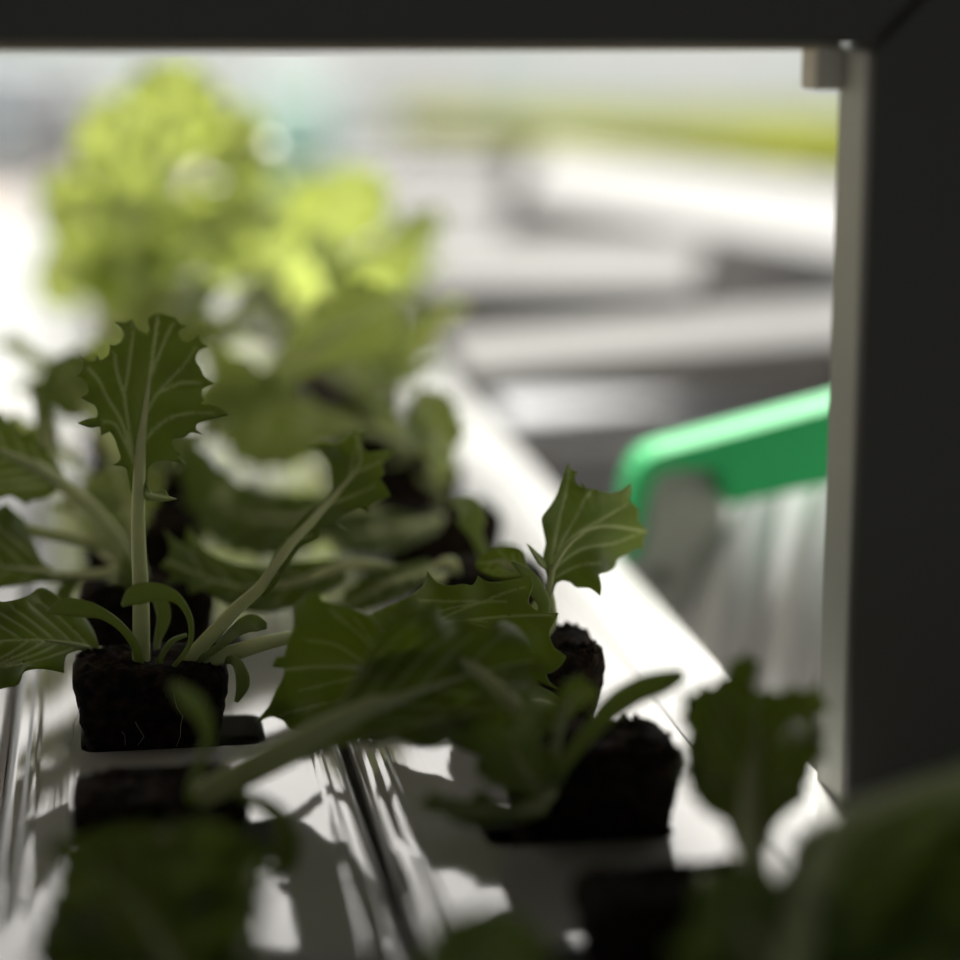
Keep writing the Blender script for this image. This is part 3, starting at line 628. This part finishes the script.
# ------------------------------------------------------------------ seedlings by the frame, close to the camera
o, X, Y = seedling('B', 1, 'dark seedling in the black plug at the near end of the second channel', top=.0185)
o2, X2, Y2 = seedling('B', 0, 'large dark out of focus seedling rising in front of the frame post')
leaf(o2, [(735, 850), (725, 825), (705, 812), (690, 792), (684, 765), (687, 735), (683, 702), (700, 688), (722, 680), (735, 660), (752, 657), (758, 672), (752, 686), (768, 692), (800, 690), (822, 692), (818, 725), (822, 750), (808, 780), (806, 800), (790, 812), (775, 830), (770, 850)],
     [(752, 850, .545), (752, 800, .563), (755, 740, .578), (756, 670, .592)], [top_of(X2, Y2, .004, 0), (790, 1010, .47), (768, 930, .51), (752, 860, .542), (750, 800, .560), (752, 760, .572)], step=8, smooth=True, teeth=(34, 8, 50), tilt=.15, seed=81, r0=.0050, r1=.0016, rmid=.0056, ruffle=.005)
leaf(o2, [(800, 930), (780, 890), (790, 850), (802, 828), (830, 820), (870, 800), (910, 790), (960, 770), (1010, 765), (1050, 800), (1040, 870), (1000, 930), (940, 980), (860, 990), (810, 970)],
     [(800, 960, .495), (840, 870, .51), (900, 810, .525), (1010, 775, .535)], [top_of(X2, Y2, .010, 0), (795, 1000, .465), (808, 900, .485), (838, 826, .498), (900, 796, .505), (1000, 764, .512)], step=9, smooth=True, teeth=(40, 9, 60), tilt=.2, seed=82, r0=.0038, r1=.0026, ruffle=.008)
leaf(o2, [(690, 985), (672, 960), (690, 925), (700, 890), (725, 868), (752, 862), (790, 890), (830, 900), (860, 930), (850, 990), (780, 1010), (720, 1010)],
     [(790, 1010, .475), (760, 950, .485), (715, 890, .495)], [top_of(X2, Y2, -.006, -.002), (800, 1030, .46), (780, 985, .477), (750, 935, .484)], step=9, smooth=True, teeth=(40, 9, 60), tilt=-.2, seed=83, r0=.0034, r1=.002, ruffle=.006)
leaf(o, [(700, 985), (690, 950), (705, 915), (720, 895), (735, 905), (728, 945), (722, 985)], [(715, 1000, .515), (712, 950, .512), (725, 900, .51)], [top_of(X, Y, .006, -.004), (705, 960, .52), (712, 940, .512)], step=8, seed=84)
# ------------------------------------------------------------------ dark frame the channels pass through
YF, YB, ZT = .605, .641, .2147                            # near face, far face, top of the opening
def struct(o): o['kind'] = 'structure'; return o
XR = .2052
def miter(name, pts2, y0, y1, m):
    n = len(pts2); v = [(x, y0, z) for x, z in pts2] + [(x, y1, z) for x, z in pts2]
    f = [tuple(range(n)), tuple(range(n, 2 * n))[::-1]] + [(i, i + n, (i + 1) % n + n, (i + 1) % n) for i in range(n)]
    o = mesh_obj(name, v, f, m, None, smooth=False, base=(sum(p[0] for p in pts2) / n, (y0 + y1) / 2, min(p[1] for p in pts2))); return fix_normals(o)
W = .055; XL = -.42
top = miter('trim_1', [(XL, ZT + .0035), (XR - .0008, ZT + .0015), (XR + W - .0008, ZT + W), (XL - W, ZT + W)], YF, YB - .012, M_FRAME); bevel(top, .0012); struct(top)
rt = miter('trim_2', [(XR, -.30), (XR, ZT), (XR + W, ZT + W), (XR + W, -.30)], YF, YB - .012, M_FRAME); bevel(rt, .0012); struct(rt)
lf = miter('trim_3', [(XL, ZT), (XL, -.30), (XL - W, -.30), (XL - W, ZT + W)], YF, YB - .012, M_FRAME); bevel(lf, .0012); struct(lf)
struct(box('trim_4', (XL, YB - .012, ZT - .0004), (XR - .001, YB + .004, ZT + .05), mat('lip_brown', (.45, .38, .26), .6, .2), None, .001))
struct(box('trim_5', (XR - .0006, YF + .004, -.30), (XR + .03, YB - .008, ZT - .0002), M_REVEAL, None, .001))
struct(box('trim_6', (XR - .0085, YB - .012, ZT - .0115), (XR + .001, YB + .002, ZT + .0005), mat('stop_grey', (.6, .57, .47), .6, .2), None, .0008))
v, f = tube_geo([P(862, 166, .640) + Vector((0, 0, 0)), P(862, 166, .640) + Vector((-.0015, 0, 0))], [.0013, .0011], 1, 12)
# the shed around the camera, plus an added shading eave
ZC = .48
struct(box('wall_front', (XR + W, YF + .004, -.62), (1.3, YB, ZC), M_DARK)); struct(box('wall_front.001', (-1.3, YF + .004, -.62), (XL - W, YB, ZC), M_DARK))
struct(box('wall_front.002', (XL - W, YF + .004, ZT + W), (XR + W, YB, ZC), M_DARK)); struct(box('wall_front.003', (XL - W, YF + .004, -.62), (XR + W, YB, -.30), M_DARK))
struct(box('wall_front.004', (XL, YF + .006, -.30), (XR, YB - .002, -.052), M_DARK))
struct(box('wall_left', (-1.36, -1.5, -.62), (-1.3, YB, ZC), M_DARK)); struct(box('wall_right', (1.3, -1.5, -.62), (1.36, YB, ZC), M_DARK))
SHADE_EAVE = 1.60
struct(box('ceiling', (-1.36, -1.56, ZC), (1.36, YB, ZC + .04), M_DARK)); struct(box('shade_eave', (-1.36, YB, ZC), (.23, SHADE_EAVE, ZC + .04), M_DARK)); struct(box('shade_eave.001', (.23, YB, ZC), (1.36, 1.0, ZC + .04), M_DARK))  # pieces past the front wall: unseen eave, shaped to shade the near seedlings
M_FLOOR = mat('floor_pink', (.26, .23, .21), .8, .1); noise_col(M_FLOOR, 1.2, (.30, .265, .24), (.38, .335, .30))
struct(box('floor', (-12, -1.6, -.66), (12, 16, -.62), M_FLOOR))
# trestles carrying the channels
for i, y in enumerate((.42, 1.5, 2.6)):
    o = empty('trestle', (.06, y, -.62), ('dark trestle under the channels inside the shed', 'white trestle under the channels beyond the frame', 'white trestle under the distant end of the channels')[i], 'trestle')
    m_ = M_FRAME if i == 0 else M_RAIL
    box('top_bar', (-.10, y - .02, -.085), (.215, y + .02, -.05), m_, o)
    for x in (-.08, .19): box('leg', (x - .012, y - .015, -.62), (x + .012, y + .015, -.085), m_, o)

# ------------------------------------------------------------------ beyond the frame: crossing channels on a side bearer
def slab(name, px, z, h, label, cat, m, group=None, ext=0.0):
    """a straight tray: the four top corners lie in the plane z; h deep, open below like a gutter"""
    t = [at_z(*p, z) for p in px]                         # back-left, back-right, front-right, front-left
    d0 = (t[1] - t[0]).normalized(); d1 = (t[2] - t[3]).normalized(); t[1] = t[1] + d0 * ext; t[2] = t[2] + d1 * ext
    v = [tuple(p) for p in t] + [(p.x, p.y, p.z - h) for p in t]
    f = [(0, 1, 2, 3), (4, 7, 6, 5), (0, 4, 5, 1), (1, 5, 6, 2), (2, 6, 7, 3), (3, 7, 4, 0)]
    c = sum(t, Vector()) / 4; o = mesh_obj(name, v, f, m, None, smooth=False, base=(c.x, c.y, z - h)); fix_normals(o); bevel(o, .003)
    for k in (.5, .93):
        for q in (t[0].lerp(t[1], k).lerp(t[3].lerp(t[2], k), .2), t[0].lerp(t[1], k).lerp(t[3].lerp(t[2], k), .8)):
            box('leg', (q.x - .007, q.y - .007, -.62), (q.x + .007, q.y + .007, q.z - h + .004), M_CHAN, o)
    return props(o, label, cat, group), t
CH = []
CH.append(slab('cross_channel', [(440, 334), (835, 301), (835, 336), (468, 370)], -.002, .020, 'light grey cross channel just above the green guard', 'channel', M_CHAN, ext=.35))
CH.append(slab('cross_channel', [(488, 396), (760, 398), (720, 431), (520, 431)], -.060, .012, 'pale bluish low tray between the rail and the green guard', 'tray', mat('tray_pale', (.28, .295, .32), .6, .2), ext=.30))
CH.append(slab('cross_channel', [(350, 240), (705, 243), (695, 284), (392, 284)], -.002, .090, 'grey cross channel with streaked dark side, ending under the broad white tray', 'channel', M_CHAN, ext=0))
CH.append(slab('cross_channel', [(540, 149), (850, 186), (850, 254), (520, 192)], -.002, .12, 'broad white tray in front of the yellow-green crop', 'tray', M_TRAY, ext=.5))
for i, (a, b) in enumerate(((205, 232), (177, 196), (150, 168))):
    CH.append(slab('cross_channel', [(335, a), (506, a + 1), (500, b + 1), (330, b)], -.002, .025, ('thin grey cross channel, lowest of the three beside the glowing seedlings', 'thin grey cross channel, middle of the three beside the glowing seedlings', 'thin grey cross channel, highest of the three beside the glowing seedlings')[i], 'channel', M_CHAN))
# crop bed
M_CROP = leaf_mat('young_crop', (.22, .26, .045), (.30, .34, .06), (.36, .38, .055), (.3, .3, .2), tfac=.35)
t = [at_z(400, 126, -.005), at_z(900, 128, -.005), at_z(900, 178, -.005), at_z(400, 134, -.005)]
vs = []; fs = []; rn = random.Random(5)
for i in range(9000):
    u, w = rn.random(), rn.random(); p = (t[0] * (1 - u) + t[1] * u) * (1 - w) + (t[3] * (1 - u) + t[2] * u) * w
    a = rn.uniform(0, 6.28); l = rn.uniform(.025, .045); e = rn.uniform(.5, 1.3); d = Vector((math.cos(a) * math.cos(e), math.sin(a) * math.cos(e), math.sin(e))); s = Vector((-math.sin(a), math.cos(a), 0)) * l * .3
    b = len(vs); m1 = p + d * l * .55 + Vector((0, 0, .003)); vs += [p, m1 + s, p + d * l, m1 - s, m1 - Vector((0, 0, .004))]; fs += [(b, b + 1, b + 4), (b + 1, b + 2, b + 4), (b + 2, b + 3, b + 4), (b + 3, b, b + 4)]
crop = mesh_obj('young_crop', vs, fs, M_CROP, None, attr=[0.0] * len(vs), base=tuple((t[0] + t[2]) / 2))
props(crop, 'band of yellow-green young crop behind the broad white tray', 'crop', kind='stuff')
v = [tuple(p) for p in t] + [(p.x, p.y, -.62) for p in t]
bed = fix_normals(mesh_obj('crop_tray', v, [(0, 1, 2, 3), (4, 7, 6, 5), (0, 4, 5, 1), (1, 5, 6, 2), (2, 6, 7, 3), (3, 7, 4, 0)], M_CHAN, None, smooth=False, base=tuple((t[0] + t[2]) / 2)))
props(bed, 'tray under the yellow-green young crop', 'tray')
# side bearer and posts (behind the frame post)
# ------------------------------------------------------------------ green guard
g0 = P(640, 455, .99)
guard = empty('machine_guard', (g0.x + .04, g0.y, -.62), 'green rounded guard with a grey panel, standing between rail and frame post', 'guard')
def band(name, outer, inner, D0, slope, dep, m, parent):
    n = len(outer); pts = outer + inner[::-1]; fr = [P(x, y, D0 + slope * (x - 640)) for x, y in pts]; k = len(pts)
    off = Vector((0, 1, 0)) * dep; v = fr + [p + off for p in fr]; f = []
    for i in range(n - 1): f += [(i, i + 1, k - 2 - i, k - 1 - i), (k + i, k + k - 1 - i, k + k - 2 - i, k + i + 1)]
    f += [(i, i + k, (i + 1) % k + k, (i + 1) % k) for i in range(k)]
    o = mesh_obj(name, v, f, m, parent, smooth=False); fix_normals(o); bevel(o, .004, 3); return o
out = [(622, 560), (626, 520), (632, 490), (638, 472), (648, 459), (662, 452), (720, 437), (780, 421), (880, 394), (1000, 362)]
inn = [(638, 560), (642, 520), (650, 492), (656, 478), (664, 472), (676, 470), (722, 470), (728, 506), (880, 474), (1000, 448)]
band('hood', out, inn, .985, -.0001, .026, M_GREEN, guard)
pan = [(648, 463), (731, 447), (728, 520), (712, 590), (694, 655), (680, 672), (648, 612), (640, 560)]
v = [P(x, y, 1.0) for x, y in pan]; k = len(v); v = v + [p + Vector((0, .006, 0)) for p in v]
bevel(fix_normals(mesh_obj('panel', v, [tuple(range(k)), tuple(range(k, 2 * k))[::-1]] + [(i, i + k, (i + 1) % k + k, (i + 1) % k) for i in range(k)], M_GREYP, guard, smooth=False)), .003)
c = P(661, 577, .998); v, f = tube_geo([c, c + Vector((0, -.003, 0)), c + Vector((0, -.004, 0))], [.004, .004, .003], 1, 14); mesh_obj('knob', v, f, M_CHAN, guard)
for x in (700, 960):
    a = P(x, 480, 1.04); box('leg', (a.x - .012, a.y - .012, -.62), (a.x + .012, a.y + .012, a.z), M_GREYP, guard)
# translucent sheet hanging under the guard
M_SHEET = bpy.data.materials.new('plastic_sheet'); M_SHEET.use_nodes = True
b = M_SHEET.node_tree.nodes['Principled BSDF']; b.inputs['Base Color'].default_value = (.62, .63, .64, 1); b.inputs['Roughness'].default_value = .25
tr = nd(M_SHEET, 'ShaderNodeBsdfTranslucent'); tr.inputs['Color'].default_value = (.66, .67, .68, 1); ms = nd(M_SHEET, 'ShaderNodeMixShader'); ms.inputs[0].default_value = .5
lk(M_SHEET, b.outputs[0], ms.inputs[1]); lk(M_SHEET, tr.outputs[0], ms.inputs[2]); lk(M_SHEET, ms.outputs[0], M_SHEET.node_tree.nodes['Material Output'].inputs['Surface'])
vs = []; fs = []; nu, nv = 40, 26
for j in range(nv):
    for i in range(nu):
        u, w = i / (nu - 1), j / (nv - 1); x = 690 + 250 * u - 45 * w; y = 488 - 18 * u + 330 * w
        D = 1.03 - .10 * w + .018 * math.sin(u * 21 + 2 * w + math.sin(w * 4)) * (1 - .4 * w) + .01 * noise.noise(Vector((u * 6, w * 3, 1)))
        vs.append(P(x, y, D))
for j in range(nv - 1):
    for i in range(nu - 1): a = j * nu + i; fs.append((a, a + 1, a + nu + 1, a + nu))
sh = mesh_obj('plastic_sheet', vs, fs, M_SHEET, None, base=tuple(vs[nu // 2])); thick(sh, .0008)
props(sh, 'crumpled whitish plastic sheet hanging below the green guard', 'sheet')

# ------------------------------------------------------------------ far end of the greenhouse
M_WALL = mat('pale_wall', (.8, .85, .82), .7, .2); noise_col(M_WALL, 1.0, (.76, .84, .80), (.86, .88, .86), (1, 1, .2))
struct(box('wall_back', (-12, 14.0, -.62), (12, 14.1, .8), M_WALL))
def far_box(name, x0, x1, ytop, ybot, Y, d, m, label, cat):
    a = at_y(x0, ybot, Y); b2 = at_y(x1, ytop, Y)
    o = box(name, (min(a.x, b2.x), Y, -.62), (max(a.x, b2.x), Y + d, b2.z), m, None, .01); return props(o, label, cat)
far_box('wall_post', 428, 464, 40, 120, 13.6, .2, mat('post_white', (.8, .8, .78), .5), 'bright white post against the pale back wall', 'post')
far_box('cabinet', -60, 62, 58, 140, 12.0, .5, mat('blue_grey', (.33, .38, .42), .5), 'pale blue-grey cabinet by the back wall over the pink floor', 'cabinet')
far_box('crate', 52, 84, 84, 118, 11.2, .4, mat('brown_grey', (.16, .14, .14), .6), 'dark brownish crate in front of the blue-grey cabinet', 'crate')
far_box('bin', -8, 24, 112, 160, 10.2, .4, mat('slate_grey', (.17, .19, .19), .6), 'dark slate bin standing on the pink floor at the picture edge', 'bin')
far_box('storage_tub', 268, 330, 90, 124, 11.0, .6, mat('teal', (.25, .45, .38), .5), 'teal storage tub beyond the glowing seedlings', 'tub')

# ------------------------------------------------------------------ light: bright hazy sky, soft sun
w = bpy.data.worlds.new('sky'); SC.world = w; w.use_nodes = True; nt = w.node_tree; bg = nt.nodes['Background']
tc = nt.nodes.new('ShaderNodeTexCoord'); sp = nt.nodes.new('ShaderNodeSeparateXYZ'); rp = nt.nodes.new('ShaderNodeValToRGB')
nt.links.new(tc.outputs['Generated'], sp.inputs[0]); nt.links.new(sp.outputs['Z'], rp.inputs['Fac']); nt.links.new(rp.outputs[0], bg.inputs['Color'])
e = rp.color_ramp.elements; e[0].position = 0.0; e[0].color = (.75, .78, .80, 1); e[1].position = 1.0; e[1].color = (.50, .58, .68, 1)

for z_, c_l in ((.10, (.65, .67, .68)), (.24, (.8, .8, .78)), (.29, (4.2, 4.05, 3.85)), (.385, (4.2, 4.05, 3.85)), (.45, (.8, .85, .9))):
    x_ = e.new(z_); x_.color = (*c_l, 1)
bg.inputs['Strength'].default_value = 1.0
sd = bpy.data.lights.new('sun', 'SUN'); sd.energy = 19.0; sd.angle = math.radians(6); sd.color = (1, .96, .88)
so = bpy.data.objects.new('sun', sd); C.objects.link(so); so.rotation_euler = Vector((-.115, -1.0, -1.0)).to_track_quat('-Z', 'Y').to_euler()
